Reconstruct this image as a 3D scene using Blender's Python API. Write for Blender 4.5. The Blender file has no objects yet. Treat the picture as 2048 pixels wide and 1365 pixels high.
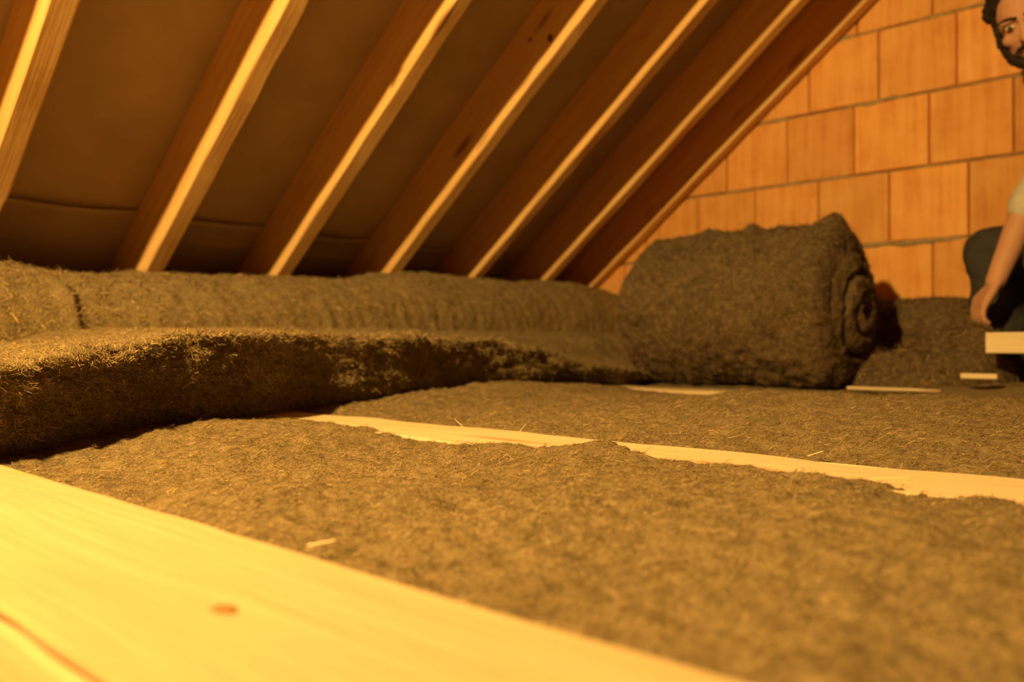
import bpy, bmesh, math, random
import numpy as np
from mathutils import Vector, Matrix, Euler

random.seed(7)
RNG = np.random.default_rng(11)
S = bpy.context.scene
C = S.collection

# ------------------------------------------------------------------ camera
# x runs along the joists (minus x = towards the eave), y runs along the ridge
# (plus y = towards the brick gable), z = 0 is the top of the joists.
PHI = math.radians(48.06)          # the eave direction lies this far left of the view
CAM_H = 0.128
cam = bpy.data.cameras.new('camera')
cam.sensor_width = 22.3
cam.lens = 1650.0 / 2048.0 * 22.3
cam.clip_start = 0.01
cam.dof.use_dof = True
cam.dof.focus_distance = 1.0
cam.dof.aperture_fstop = 2.3
cam_o = bpy.data.objects.new('camera', cam)
C.objects.link(cam_o)
cam_o.location = (0, 0, CAM_H)
vd = Vector((-math.cos(PHI), math.sin(PHI), math.tan(math.radians(0.30))))
cam_o.rotation_euler = vd.to_track_quat('-Z', 'Y').to_euler()
S.camera = cam_o

# ------------------------------------------------------------------ light
w = bpy.data.worlds.new('world'); S.world = w
w.use_nodes = True
bg = w.node_tree.nodes['Background']
bg.inputs[0].default_value = (1.0, 0.62, 0.22, 1)
bg.inputs[1].default_value = 0.015
lamp = bpy.data.lights.new('work_lamp', 'SPOT')      # a clamped work flood aimed at the eave
lamp.energy = 440
lamp.spot_size = math.radians(164)
lamp.spot_blend = 1.0
lamp.color = (1.0, 0.60, 0.17)
lamp.shadow_soft_size = 0.035
lamp_o = bpy.data.objects.new('work_lamp', lamp)
lamp_o.location = (-0.60, -0.85, CAM_H + 1.29)
lamp_o.rotation_euler = (Vector((-1.9, 1.2, 0.30)) - lamp_o.location).to_track_quat('-Z', 'Y').to_euler()
C.objects.link(lamp_o)

S.view_settings.view_transform = 'Standard'
S.view_settings.look = 'None'
S.view_settings.exposure = 0.08
S.view_settings.gamma = 1.0
S.view_settings.use_curve_mapping = False
S.cycles.use_denoising = True
S.cycles.max_bounces = 8
S.cycles.diffuse_bounces = 6

# ------------------------------------------------------------------ helpers
TA = 1959.0 / math.hypot(1650, 1836)     # tan of the roof pitch
ALPHA = math.atan(TA)
C_UNDER = 2.49                            # rafters' undersides meet eye level at x = -C_UNDER
DEPTH = 0.165                             # rafter depth
C_FELT = C_UNDER + DEPTH / math.sin(ALPHA)
RIDGE_X = 1.9
WALL_Y = 3.0

def z_under(x): return CAM_H + (x + C_UNDER) * TA
def z_felt(x):  return CAM_H + (x + C_FELT) * TA

def tag(o, label=None, cat=None, group=None, kind=None):
    if label: o['label'] = label
    if cat: o['category'] = cat
    if group: o['group'] = group
    if kind: o['kind'] = kind
    return o

def empty(name, loc=(0, 0, 0)):
    o = bpy.data.objects.new(name, None)
    o.location = loc
    o.empty_display_size = 0.1
    C.objects.link(o)
    return o

def link(name, me, mat=None, parent=None, smooth=False):
    o = bpy.data.objects.new(name, me)
    if mat is not None and len(me.materials) == 0:
        me.materials.append(mat)
    if smooth:
        me.polygons.foreach_set('use_smooth', np.ones(len(me.polygons), dtype=bool))
    C.objects.link(o)
    if parent is not None:
        o.parent = parent
        o.matrix_parent_inverse = Matrix.Translation(parent.location).inverted()
    return o

def mesh_np(name, V, Q):
    """mesh from numpy vertices and an (n,4) or (n,3) face array"""
    me = bpy.data.meshes.new(name)
    V = np.asarray(V, dtype=np.float32).reshape(-1, 3)
    Q = np.asarray(Q, dtype=np.int32)
    k = Q.shape[1]
    me.vertices.add(len(V)); me.vertices.foreach_set('co', V.ravel())
    me.loops.add(Q.size); me.loops.foreach_set('vertex_index', Q.ravel())
    me.polygons.add(len(Q))
    me.polygons.foreach_set('loop_start', np.arange(0, Q.size, k, dtype=np.int32))
    me.polygons.foreach_set('loop_total', np.full(len(Q), k, dtype=np.int32))
    me.update(calc_edges=True)
    me.validate()
    return me

def grid_faces(n, m, wrap_m=False):
    i = np.arange(n - 1)[:, None]
    j = np.arange(m if wrap_m else m - 1)[None, :]
    a = i * m + j
    b = i * m + (j + 1) % m
    return np.stack([a, b, b + m, a + m], -1).reshape(-1, 4)

def pydata(name, V, F):
    me = bpy.data.meshes.new(name)
    me.from_pydata([tuple(v) for v in V], [], F)
    me.update()
    return me

# value noise -------------------------------------------------------
_PERM = np.random.default_rng(5).random((64, 64, 64)).astype(np.float32) * 2 - 1
def vnoise(P):
    P = np.asarray(P, dtype=np.float64)
    I = np.floor(P).astype(int); f = P - I
    f = f * f * f * (f * (f * 6 - 15) + 10)
    I0 = I & 63; I1 = (I + 1) & 63
    x0, y0, z0 = I0[..., 0], I0[..., 1], I0[..., 2]
    x1, y1, z1 = I1[..., 0], I1[..., 1], I1[..., 2]
    fx, fy, fz = f[..., 0], f[..., 1], f[..., 2]
    L = lambda a, b, t: a + (b - a) * t
    return L(L(L(_PERM[x0, y0, z0], _PERM[x1, y0, z0], fx), L(_PERM[x0, y1, z0], _PERM[x1, y1, z0], fx), fy),
             L(L(_PERM[x0, y0, z1], _PERM[x1, y0, z1], fx), L(_PERM[x0, y1, z1], _PERM[x1, y1, z1], fx), fy), fz)
def fbm(P, scale, octaves=3, off=0.0, gain=0.5):
    P = np.asarray(P, dtype=np.float64) * scale + off
    out = 0; a = 1.0; tot = 0
    for k in range(octaves):
        out = out + a * vnoise(P); tot += a
        a *= gain; P = P * 2.03 + 17.3
    return out / tot

def interp(x, xs, ys):
    """smooth interpolation through control points"""
    xs = np.asarray(xs, float); ys = np.asarray(ys, float)
    x = np.clip(x, xs[0], xs[-1])
    k = np.clip(np.searchsorted(xs, x) - 1, 0, len(xs) - 2)
    t = (x - xs[k]) / (xs[k + 1] - xs[k])
    t = t * t * (3 - 2 * t)
    return ys[k] * (1 - t) + ys[k + 1] * t

# ------------------------------------------------------------------ materials
def new_mat(name):
    m = bpy.data.materials.new(name); m.use_nodes = True
    nt = m.node_tree
    b = nt.nodes['Principled BSDF']
    return m, nt, b
def N(nt, t, **kw):
    n = nt.nodes.new(t)
    for k, v in kw.items():
        if k in n.inputs: n.inputs[k].default_value = v
        else: setattr(n, k, v)
    return n
def ramp(nt, stops):
    r = nt.nodes.new('ShaderNodeValToRGB')
    e = r.color_ramp.elements
    e[0].position = stops[0][0]; e[0].color = (*stops[0][1], 1)
    e[1].position = stops[-1][0]; e[1].color = (*stops[-1][1], 1)
    for p, c in stops[1:-1]:
        x = e.new(p); x.color = (*c, 1)
    return r

def wood(name, light, dark, knot=(0.22, 0.09, 0.03), rough=0.75, knot_scale=2.2):
    m, nt, b = new_mat(name); L = nt.links.new
    tc = N(nt, 'ShaderNodeTexCoord'); oi = N(nt, 'ShaderNodeObjectInfo')
    sc = N(nt, 'ShaderNodeVectorMath', operation='SCALE'); sc.inputs['Scale'].default_value = 13.7
    cx = N(nt, 'ShaderNodeCombineXYZ'); L(oi.outputs['Random'], cx.inputs[0]); L(oi.outputs['Random'], cx.inputs[1])
    L(cx.outputs[0], sc.inputs[0])
    ad = N(nt, 'ShaderNodeVectorMath', operation='ADD'); L(tc.outputs['Object'], ad.inputs[0]); L(sc.outputs[0], ad.inputs[1])
    mp = N(nt, 'ShaderNodeMapping'); mp.inputs['Scale'].default_value = (1.3, 16, 16); L(ad.outputs[0], mp.inputs[0])
    n1 = N(nt, 'ShaderNodeTexNoise', Scale=1.6, Detail=5.0, Roughness=0.6, Distortion=0.6); L(mp.outputs[0], n1.inputs[0])
    mp2 = N(nt, 'ShaderNodeMapping'); mp2.inputs['Scale'].default_value = (2.0, 60, 60); L(ad.outputs[0], mp2.inputs[0])
    n2 = N(nt, 'ShaderNodeTexNoise', Scale=3.0, Detail=3.0); L(mp2.outputs[0], n2.inputs[0])
    r = ramp(nt, [(0.30, dark), (0.52, tuple((a * 0.35 + c * 0.65) for a, c in zip(dark, light))), (0.70, light)]); L(n1.outputs[0], r.inputs[0])
    mx = N(nt, 'ShaderNodeMix', data_type='RGBA', blend_type='MULTIPLY'); mx.inputs[0].default_value = 0.35
    r2 = ramp(nt, [(0.35, (0.7, 0.66, 0.6)), (0.6, (1, 1, 1))]); L(n2.outputs[0], r2.inputs[0])
    L(r.outputs[0], mx.inputs[6]); L(r2.outputs[0], mx.inputs[7])
    # knots
    mk = N(nt, 'ShaderNodeMapping'); mk.inputs['Scale'].default_value = (knot_scale, 9, 9); L(ad.outputs[0], mk.inputs[0])
    vo = N(nt, 'ShaderNodeTexVoronoi', Scale=1.0); L(mk.outputs[0], vo.inputs[0])
    rk = ramp(nt, [(0.06, (1, 1, 1)), (0.15, (0, 0, 0))]); L(vo.outputs['Distance'], rk.inputs[0])
    mx2 = N(nt, 'ShaderNodeMix', data_type='RGBA'); mx2.inputs[7].default_value = (*knot, 1)
    ml = N(nt, 'ShaderNodeMath', operation='MULTIPLY'); ml.inputs[1].default_value = 0.75
    L(rk.outputs[0], ml.inputs[0]); L(ml.outputs[0], mx2.inputs[0]); L(mx.outputs[2], mx2.inputs[6])
    L(mx2.outputs[2], b.inputs['Base Color'])
    b.inputs['Roughness'].default_value = rough
    b.inputs['Specular IOR Level'].default_value = 0.25
    bp = N(nt, 'ShaderNodeBump', Strength=0.25, Distance=0.003); L(n2.outputs[0], bp.inputs['Height']); L(bp.outputs[0], b.inputs['Normal'])
    return m

def wool(name, dark, mid, light, fine=260.0, bump=0.8):
    m, nt, b = new_mat(name); L = nt.links.new
    tc = N(nt, 'ShaderNodeTexCoord')
    n1 = N(nt, 'ShaderNodeTexNoise', Scale=55.0, Detail=6.0, Roughness=0.68, Distortion=0.9); L(tc.outputs['Object'], n1.inputs[0])
    n2 = N(nt, 'ShaderNodeTexNoise', Scale=fine, Detail=4.0, Roughness=0.7, Distortion=1.2); L(tc.outputs['Object'], n2.inputs[0])
    n3 = N(nt, 'ShaderNodeTexNoise', Scale=6.0, Detail=3.0); L(tc.outputs['Object'], n3.inputs[0])
    a1 = N(nt, 'ShaderNodeMath', operation='ADD'); L(n1.outputs[0], a1.inputs[0]); L(n2.outputs[0], a1.inputs[1])
    a2 = N(nt, 'ShaderNodeMath', operation='MULTIPLY_ADD'); a2.inputs[1].default_value = 0.35; L(n3.outputs[0], a2.inputs[0]); L(a1.outputs[0], a2.inputs[2])
    a3 = N(nt, 'ShaderNodeMath', operation='MULTIPLY'); a3.inputs[1].default_value = 0.425; L(a2.outputs[0], a3.inputs[0])
    r = ramp(nt, [(0.41, dark), (0.50, mid), (0.59, light)]); L(a3.outputs[0], r.inputs[0])
    L(r.outputs[0], b.inputs['Base Color'])
    b.inputs['Roughness'].default_value = 1.0
    b.inputs['Specular IOR Level'].default_value = 0.0
    b.inputs['Sheen Weight'].default_value = 0.08
    b.inputs['Sheen Roughness'].default_value = 0.6
    bp = N(nt, 'ShaderNodeBump', Strength=bump, Distance=0.006); L(a1.outputs[0], bp.inputs['Height']); L(bp.outputs[0], b.inputs['Normal'])
    return m

def fibre_mat(name, c0, c1):
    m, nt, b = new_mat(name); L = nt.links.new
    at = N(nt, 'ShaderNodeAttribute', attribute_name='tone')
    r = ramp(nt, [(0.0, c0), (0.75, c1), (1.0, tuple(min(1, x * 1.7) for x in c1))]); L(at.outputs['Fac'], r.inputs[0])
    L(r.outputs[0], b.inputs['Base Color'])
    b.inputs['Roughness'].default_value = 0.9
    b.inputs['Specular IOR Level'].default_value = 0.1
    return m

def plain(name, col, rough=0.85, noise=0.0, scale=40, bump=0.0, spec=0.2):
    m, nt, b = new_mat(name); L = nt.links.new
    b.inputs['Roughness'].default_value = rough
    b.inputs['Specular IOR Level'].default_value = spec
    tc = N(nt, 'ShaderNodeTexCoord')
    n1 = N(nt, 'ShaderNodeTexNoise', Scale=scale, Detail=4.0); L(tc.outputs['Object'], n1.inputs[0])
    r = ramp(nt, [(0.3, tuple(c * (1 - noise) for c in col)), (0.7, tuple(min(1, c * (1 + noise)) for c in col))]); L(n1.outputs[0], r.inputs[0])
    L(r.outputs[0], b.inputs['Base Color'])
    if bump:
        bp = N(nt, 'ShaderNodeBump', Strength=bump, Distance=0.004); L(n1.outputs[0], bp.inputs['Height']); L(bp.outputs[0], b.inputs['Normal'])
    return m

def brick_mat():
    m, nt, b = new_mat('fired clay block'); L = nt.links.new
    tc = N(nt, 'ShaderNodeTexCoord'); oi = N(nt, 'ShaderNodeObjectInfo')
    cx = N(nt, 'ShaderNodeCombineXYZ'); L(oi.outputs['Random'], cx.inputs[0]); L(oi.outputs['Random'], cx.inputs[2])
    sc = N(nt, 'ShaderNodeVectorMath', operation='SCALE'); sc.inputs['Scale'].default_value = 31.0; L(cx.outputs[0], sc.inputs[0])
    ad = N(nt, 'ShaderNodeVectorMath', operation='ADD'); L(tc.outputs['Object'], ad.inputs[0]); L(sc.outputs[0], ad.inputs[1])
    mp = N(nt, 'ShaderNodeMapping'); mp.inputs['Scale'].default_value = (38, 10, 2.2); L(ad.outputs[0], mp.inputs[0])
    n1 = N(nt, 'ShaderNodeTexNoise', Scale=1.0, Detail=4.0, Roughness=0.6); L(mp.outputs[0], n1.inputs[0])
    n2 = N(nt, 'ShaderNodeTexNoise', Scale=9.0, Detail=4.0, Roughness=0.6); L(ad.outputs[0], n2.inputs[0])
    av = N(nt, 'ShaderNodeMath', operation='MULTIPLY_ADD'); av.inputs[1].default_value = 0.55; L(n1.outputs[0], av.inputs[0])
    hv = N(nt, 'ShaderNodeMath', operation='MULTIPLY'); hv.inputs[1].default_value = 0.45; L(n2.outputs[0], hv.inputs[0]); L(hv.outputs[0], av.inputs[2])
    r = ramp(nt, [(0.34, (0.64, 0.27, 0.080)), (0.5, (0.76, 0.385, 0.125)), (0.66, (0.84, 0.48, 0.18))]); L(av.outputs[0], r.inputs[0])
    hs = N(nt, 'ShaderNodeHueSaturation')
    vr = N(nt, 'ShaderNodeMapRange'); vr.inputs['To Min'].default_value = 0.82; vr.inputs['To Max'].default_value = 1.15
    L(oi.outputs['Random'], vr.inputs['Value']); L(vr.outputs[0], hs.inputs['Value']); L(r.outputs[0], hs.inputs['Color'])
    L(hs.outputs[0], b.inputs['Base Color'])
    b.inputs['Roughness'].default_value = 0.9; b.inputs['Specular IOR Level'].default_value = 0.15
    bp = N(nt, 'ShaderNodeBump', Strength=0.35, Distance=0.004); L(n1.outputs[0], bp.inputs['Height']); L(bp.outputs[0], b.inputs['Normal'])
    return m

M_JOIST = wood('pale sawn joist wood', (0.80, 0.66, 0.43), (0.74, 0.58, 0.34), knot=(0.50, 0.26, 0.09), knot_scale=1.3)
M_RAFTER = wood('sawn rafter wood', (0.84, 0.57, 0.25), (0.70, 0.42, 0.15), knot=(0.16, 0.05, 0.015))
M_JOIST1 = wood('sawn wood of the foreground joist', (0.62, 0.495, 0.29), (0.58, 0.445, 0.24), knot=(0.40, 0.21, 0.075), knot_scale=1.3)
M_PLANK = wood('white planed wood', (0.82, 0.72, 0.52), (0.74, 0.62, 0.42))
M_WOOL = wool('brown wool batt', (0.150, 0.106, 0.044), (0.272, 0.198, 0.086), (0.39, 0.29, 0.137))
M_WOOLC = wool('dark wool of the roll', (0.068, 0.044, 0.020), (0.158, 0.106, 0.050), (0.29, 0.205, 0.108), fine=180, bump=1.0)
M_FIB = fibre_mat('wool fibre', (0.166, 0.117, 0.051), (0.37, 0.27, 0.128))
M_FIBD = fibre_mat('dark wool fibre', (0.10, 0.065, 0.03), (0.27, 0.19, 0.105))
M_FELT = plain('brown roofing underlay', (0.50, 0.37, 0.22), 0.9, 0.12, 5, 0.15)
M_FLOOR = plain('pale ceiling board', (0.76, 0.66, 0.48), 0.95, 0.1, 12)
M_BRICK = brick_mat()
M_MORTAR = plain('grey cement mortar', (0.37, 0.28, 0.16), 0.95, 0.25, 60, 0.5)
M_GAP = plain('dusty clay backing', (0.30, 0.115, 0.04), 0.95, 0.2, 30)

# ------------------------------------------------------------------ setting
# floor under the joists
fl = pydata('floor', [(-2.9, -2.5, -0.22), (4, -2.5, -0.22), (4, 3.2, -0.22), (-2.9, 3.2, -0.22),
                      (-2.9, -2.5, -0.26), (4, -2.5, -0.26), (4, 3.2, -0.26), (-2.9, 3.2, -0.26)],
            [(0, 1, 2, 3), (7, 6, 5, 4), (0, 4, 5, 1), (1, 5, 6, 2), (2, 6, 7, 3), (3, 7, 4, 0)])
tag(link('floor', fl, M_FLOOR), kind='structure')

# brick gable ---------------------------------------------------------
wall = empty('wall_back', (-0.5, WALL_Y, -0.2))
tag(wall, kind='structure')
slab = [(-3.1, -0.26), (6.9, -0.26), (6.9, 0.0), (RIDGE_X, z_felt(RIDGE_X) + 0.2), (-3.1, z_felt(-3.1) + 0.15)]
V = [(x, WALL_Y + 0.014, z) for x, z in slab] + [(x, WALL_Y + 0.25, z) for x, z in slab]
n = len(slab)
link('backing', pydata('backing', V, [tuple(range(n)), tuple(range(2 * n - 1, n - 1, -1))] +
     [(i, n + i, n + (i + 1) % n, (i + 1) % n) for i in range(n)]), M_GAP, wall)

BW, BH = 0.2475, 0.25
Z0 = CAM_H + 0.355 - 4 * BH
ROW_X = {3: -0.800, 4: -0.938, 5: -0.810, 6: -0.9725, 7: -0.799}
def clip_poly(poly, f):
    out = []
    for i in range(len(poly)):
        a, b = poly[i], poly[(i + 1) % len(poly)]
        fa, fb = f(a), f(b)
        if fa <= 0: out.append(a)
        if (fa < 0 < fb) or (fb < 0 < fa):
            t = fa / (fa - fb)
            out.append((a[0] + (b[0] - a[0]) * t, a[1] + (b[1] - a[1]) * t))
    return out
def brick_mesh(poly, depth=0.12, bev=0.004):
    cx = sum(p[0] for p in poly) / len(poly); cz = sum(p[1] for p in poly) / len(poly)
    ins = []
    for p in poly:
        dx, dz = cx - p[0], cz - p[1]
        ins.append((p[0] + math.copysign(min(bev, abs(dx)), dx), p[1] + math.copysign(min(bev, abs(dz)), dz)))
    n = len(poly)
    V = [(x, 0, z) for x, z in ins] + [(x, bev, z) for x, z in poly] + [(x, depth, z) for x, z in poly]
    F = [tuple(range(n))]
    for k in range(2):
        F += [(k * n + i, k * n + n + i, k * n + n + (i + 1) % n, k * n + (i + 1) % n) for i in range(n)]
    return pydata('brick', V, F)
hw, hh = BW / 2 - 0.0022, BH / 2 - 0.0048
full = brick_mesh([(-hw, -hh), (hw, -hh), (hw, hh), (-hw, hh)])
full.materials.append(M_BRICK)
for row in range(0, 12):
    zc = Z0 + (row + 0.5) * BH
    x0 = ROW_X.get(row, -0.80 + (0.125 if row % 2 else 0.0))
    for k in range(-9, 7):
        xc = x0 + (k + 0.5) * BW
        if xc > 0.75 or zc > 2.6: continue
        if xc < -2.75 or z_felt(xc + hw) < zc - hh: continue
        poly = [(xc - hw, zc - hh), (xc + hw, zc - hh), (xc + hw, zc + hh), (xc - hw, zc + hh)]
        cut = clip_poly(poly, lambda p: p[1] - z_felt(p[0]) + 0.005)
        if len(cut) < 3: continue
        if len(cut) == 4 and all(abs(a[0] - b[0]) + abs(a[1] - b[1]) < 1e-6 for a, b in zip(cut, poly)):
            me = full
        else:
            me = brick_mesh([(x - xc, z - zc) for x, z in cut]); me.materials.append(M_BRICK)
        o = link('brick', me, None, wall)
        o.location = (xc, WALL_Y + random.uniform(-0.002, 0.003), zc)
        o.rotation_euler = (0, 0, random.uniform(-0.006, 0.006))
# bed joints with squeezed-out mortar
for row in range(1, 12):
    zj = Z0 + row * BH
    xl = (zj - CAM_H) / TA - C_FELT + 0.02
    xs = np.arange(max(xl, -2.7), 0.9, 0.012)
    if len(xs) < 4 or zj > 2.65: continue
    pr = np.stack([xs, np.full_like(xs, row * 3.1), np.zeros_like(xs)], -1)
    amt = np.clip(fbm(pr, 5.0, 3) * 2.2 + 0.15, 0, 1)
    wob = fbm(pr, 14.0, 3, 9) * 0.004
    up = 0.0040 + amt * 0.007 * np.clip(fbm(pr, 22, 2, 40) + 0.6, 0, 2)
    dn = 0.0040 + amt * 0.016 * np.clip(fbm(pr, 18, 2, 70) + 0.5, 0, 2)
    yf = WALL_Y + 0.009 - amt * 0.013
    prof = np.stack([
        np.stack([xs, np.full_like(xs, WALL_Y + 0.02), zj - dn + wob], -1),
        np.stack([xs, yf + 0.002, zj - dn * 0.8 + wob], -1),
        np.stack([xs, yf, zj + wob], -1),
        np.stack([xs, yf + 0.002, zj + up * 0.8 + wob], -1),
        np.stack([xs, np.full_like(xs, WALL_Y + 0.02), zj + up + wob], -1)], 0)
    me = mesh_np('mortar_joint', prof.reshape(-1, 3), grid_faces(5, len(xs)))
    link('mortar_joint', me, M_MORTAR, wall, smooth=True)

# the rest of the attic shell behind and to the right of the camera
V = [(-2.9, -2.5, -0.26), (6.9, -2.5, -0.26), (RIDGE_X, -2.5, z_felt(RIDGE_X) + 0.15), (-2.9, -2.5, z_felt(-2.9) + 0.1)]
V += [(x, y - 0.15, z) for x, y, z in V]
link('wall_front', pydata('wall_front', V, [(0, 3, 2, 1), (4, 5, 6, 7), (0, 1, 5, 4), (1, 2, 6, 5), (2, 3, 7, 6), (3, 0, 4, 7)]), M_FLOOR)['kind'] = 'structure'

# roof: underlay sheets lapping each other, sagging between the rafters
ceil = empty('ceiling', (-2.0, 1.4, 1.0)); tag(ceil, kind='structure')
RAFTER_Y = [0.17, 0.568, 1.0, 1.392, 1.80, 2.20, 2.60, 2.935]
RW = 0.050
def sheet(name, xa, xb, ya, yb, off, lap, nx, ny, seed):
    xs = np.linspace(xa, xb, nx); ys = np.linspace(ya, yb, ny)
    X, Y = np.meshgrid(xs, ys, indexing='ij')
    ph = np.zeros_like(Y)
    edges = np.array([-2.4, -2.0, -1.6, -1.2, -0.8, -0.4] + [y + RW / 2 for y in RAFTER_Y] + [3.3])
    k = np.clip(np.searchsorted(edges, Y) - 1, 0, len(edges) - 2)
    t = (Y - edges[k]) / (edges[k + 1] - edges[k])
    sag = np.sin(np.pi * np.clip(t, 0, 1)) ** 1.0
    P = np.stack([X, Y, np.zeros_like(X)], -1)
    d = off + sag * (0.006 + 0.006 * fbm(P, 1.3, 2, seed)) + sag * 0.006 * fbm(P * np.array([1, .35, 1]), 7.0, 3, seed + 3)
    # free lapped edge curls into the room
    if lap:
        e = np.clip((X - (xb - 0.05)) / 0.05, 0, 1)
        d = d + e * (0.006 + sag * 0.016) + e * 0.004 * fbm(P, 9, 2, 77)
    nx_, nz_ = math.sin(ALPHA), -math.cos(ALPHA)
    W = np.stack([X + d * nx_, Y, z_felt(X) + d * nz_], -1)
    n, m = X.shape
    top = W + np.array([-nx_, 0, -nz_]) * 0.0015
    Vv = np.concatenate([W.reshape(-1, 3), top.reshape(-1, 3)])
    F = grid_faces(n, m)
    F2 = F[:, ::-1] + n * m
    rim = []
    a = np.arange(n * m).reshape(n, m)
    for line in (a[0], a[-1], a[:, 0], a[:, -1]):
        rim.append(np.stack([line[:-1], line[1:], line[1:] + n * m, line[:-1] + n * m], -1))
    return link(name, mesh_np(name, Vv, np.concatenate([F, F2] + rim)), M_FELT, ceil, smooth=True)
sheet('membrane_sheet', -2.29 - 0.08, -1.0 + 0.02, -2.5, 3.02, 0.0, False, 70, 180, 3)
sheet('membrane_sheet', -2.95, -2.28, -2.5, 3.02, 0.0, True, 40, 180, 30)
sheet('membrane_sheet', -1.0, 0.35, -2.5, 3.02, -0.006, False, 50, 160, 60)
sheet('membrane_sheet', 0.33, RIDGE_X + 0.03, -2.5, 3.02, -0.010, False, 30, 120, 90)
zr = z_felt(RIDGE_X)
V = [(RIDGE_X, -2.5, zr), (RIDGE_X, 3.02, zr), (6.9, 3.02, zr - (6.9 - RIDGE_X) * TA), (6.9, -2.5, zr - (6.9 - RIDGE_X) * TA)]
V += [(x, y, z + 0.02) for x, y, z in V]
link('membrane_sheet', pydata('membrane_far', V, [(0, 1, 2, 3), (7, 6, 5, 4), (0, 4, 5, 1), (1, 5, 6, 2), (2, 6, 7, 3), (3, 7, 4, 0)]), M_FELT, ceil)

# ------------------------------------------------------------------ timbers
def beam_mesh(name, L, W, H, segs, seed, wane=0.0, bev=0.003, wob=0.0015, crack=0.0):
    """timber along x from 0..L, y 0..W, z -H..0; wane eats irregularly into one lower arris"""
    xs = np.linspace(0, L, segs)
    P = np.stack([xs, np.full_like(xs, seed * 7.7), np.zeros_like(xs)], -1)
    prof = []
    ck = np.clip(fbm(P, 2.2, 3, 91) * 1.6 + 0.75, 0, 1) * crack
    ct = np.clip(fbm(P, 2.6, 2, 131) * 2.5 + 0.25, 0, 1) * crack
    wn = wane * np.clip(fbm(P, 1.4, 3, 5) * 2.2 - 0.25, 0, 1) + wane * 0.35 * np.clip(fbm(P, 9, 2, 8) * 2 - .5, 0, 1)
    def pt(y, z, ny, nz, k):
        j = wob * fbm(P, 6.0, 3, 11.3 * k + 3)
        return np.stack([xs, y + ny * j, z + nz * j], -1)
    b = bev
    base = [(b, 0, 0, 1), (W - b, 0, 0, 1), (W, -b, 1, 0), (W, -H + b, 1, 0), (W - b, -H, 0, -1), (b, -H, 0, -1), (0, -H + b, -1, 0), (0, -b, -1, 0)]
    for k, (y, z, ny, nz) in enumerate(base):
        q = pt(y, z, ny, nz, k)
        if wane and k == 4: q[:, 1] -= wn
        if wane and k == 3: q[:, 2] += wn * 1.3
        if crack and k == 0:                   # shrinkage check along the top, then the arris
            prof.append(q)
            for dy, dz in ((0.0795, 0), (0.0802, -0.4), (0.0809, 0)):
                g = pt(dy, 0, 0, 1, 0); g[:, 2] += ct * dz; g[:, 1] += 0.006 * fbm(P, 2.0, 3, 55); prof.append(g)
            continue
        if crack and k == 7:                   # long crack just under the near arris
            for dz, dy in ((-0.0140, 0), (-0.0085, 1.0), (-0.0040, 0)):
                g = pt(0, dz, -1, 0, 7); g[:, 1] += ck * dy; g[:, 2] += 0.004 * fbm(P, 2.4, 3, 66) - 0.001; prof.append(g)
        prof.append(q)
    A = np.stack(prof, 1)                      # (segs, 8, 3)
    n, m = A.shape[:2]
    Vv = A.reshape(-1, 3)
    F = [tuple(int(i) for i in f) for f in grid_faces(n, m, True)]
    F.append(tuple(range(m - 1, -1, -1)))
    F.append(tuple((n - 1) * m + i for i in range(m)))
    me = pydata(name, Vv, F)
    bm = bmesh.new(); bm.from_mesh(me); bmesh.ops.recalc_face_normals(bm, faces=bm.faces); bm.to_mesh(me); bm.free()
    return me

rlabels = [
    'pine rafter above the camera, just left of the leftmost rafter in view',
    'leftmost pine rafter, cut off by the left edge, with a ragged waney edge',
    'second pine rafter from the left, with a small splinter halfway down its bright edge',
    'third pine rafter from the left, ending behind the left half of the wool pile',
    'fourth pine rafter from the left, with two dark knots near its top',
    'fifth pine rafter from the left, ending behind the right half of the wool pile',
    'sixth pine rafter from the left, next but one to the brick gable',
    'rightmost pine rafter, lying against the orange brick gable']
x_lo, x_hi = -2.66, RIDGE_X - 0.05
RL = (x_hi - x_lo) / math.cos(ALPHA)
for i, y in enumerate(RAFTER_Y):
    wn = [0.0, 0.026, 0.009, 0.010, 0.006, 0.006, 0.004, 0.0][i]
    me = beam_mesh('rafter', RL, RW, DEPTH, 160, i + 1, wane=wn, wob=0.003)
    o = link('rafter', me, M_RAFTER)
    o.location = (x_lo, y, z_felt(x_lo))
    o.rotation_euler = (0, -ALPHA, 0)
    tag(o, rlabels[i], 'rafter', 'rafters of the roof slope')
    if i == 2:                                  # the splinter on the arris
        bm = bmesh.new()
        for k in range(3):
            s = 1.37 + 0.012 * k
            bmesh.ops.create_cone(bm, cap_ends=True, segments=5, radius1=0.004, radius2=0.0006, depth=0.03,
                                  matrix=Matrix.Translation((s, 0.004 + 0.004 * k, -DEPTH - 0.006)) @ Euler((0.3, 1.2 + .3 * k, 0.2 * k)).to_matrix().to_4x4())
        sp = bpy.data.meshes.new('splinter'); bm.to_mesh(sp); bm.free()
        so = bpy.data.objects.new('splinter', sp); sp.materials.append(M_RAFTER); C.objects.link(so); so.parent = o

def joist(y0, y1, seed, label, z=0.0, xa=-2.6, xb=2.2, H=0.218, mat=None, crack=0.0):
    me = beam_mesh('ceiling_joist', xb - xa, y1 - y0, H, 320, seed, bev=0.0012, wob=0.003, crack=crack)
    o = link('ceiling_joist', me, mat or M_JOIST)
    o.location = (xa, y0, z)
    tag(o, label, 'joist', 'joists of the attic floor')
    return o
joist(0.135, 0.292, 1, 'broad pale wooden joist filling the lower left foreground', mat=M_JOIST1, crack=0.012)
joist(0.770, 0.910, 2, 'pale wooden joist crossing the middle between two wool batts')
joist(2.060, 2.185, 3, 'pale wooden joist showing as a sliver in front of the wool roll')
joist(2.690, 2.800, 4, 'pale wooden joist showing as a sliver right of the wool roll')

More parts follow.
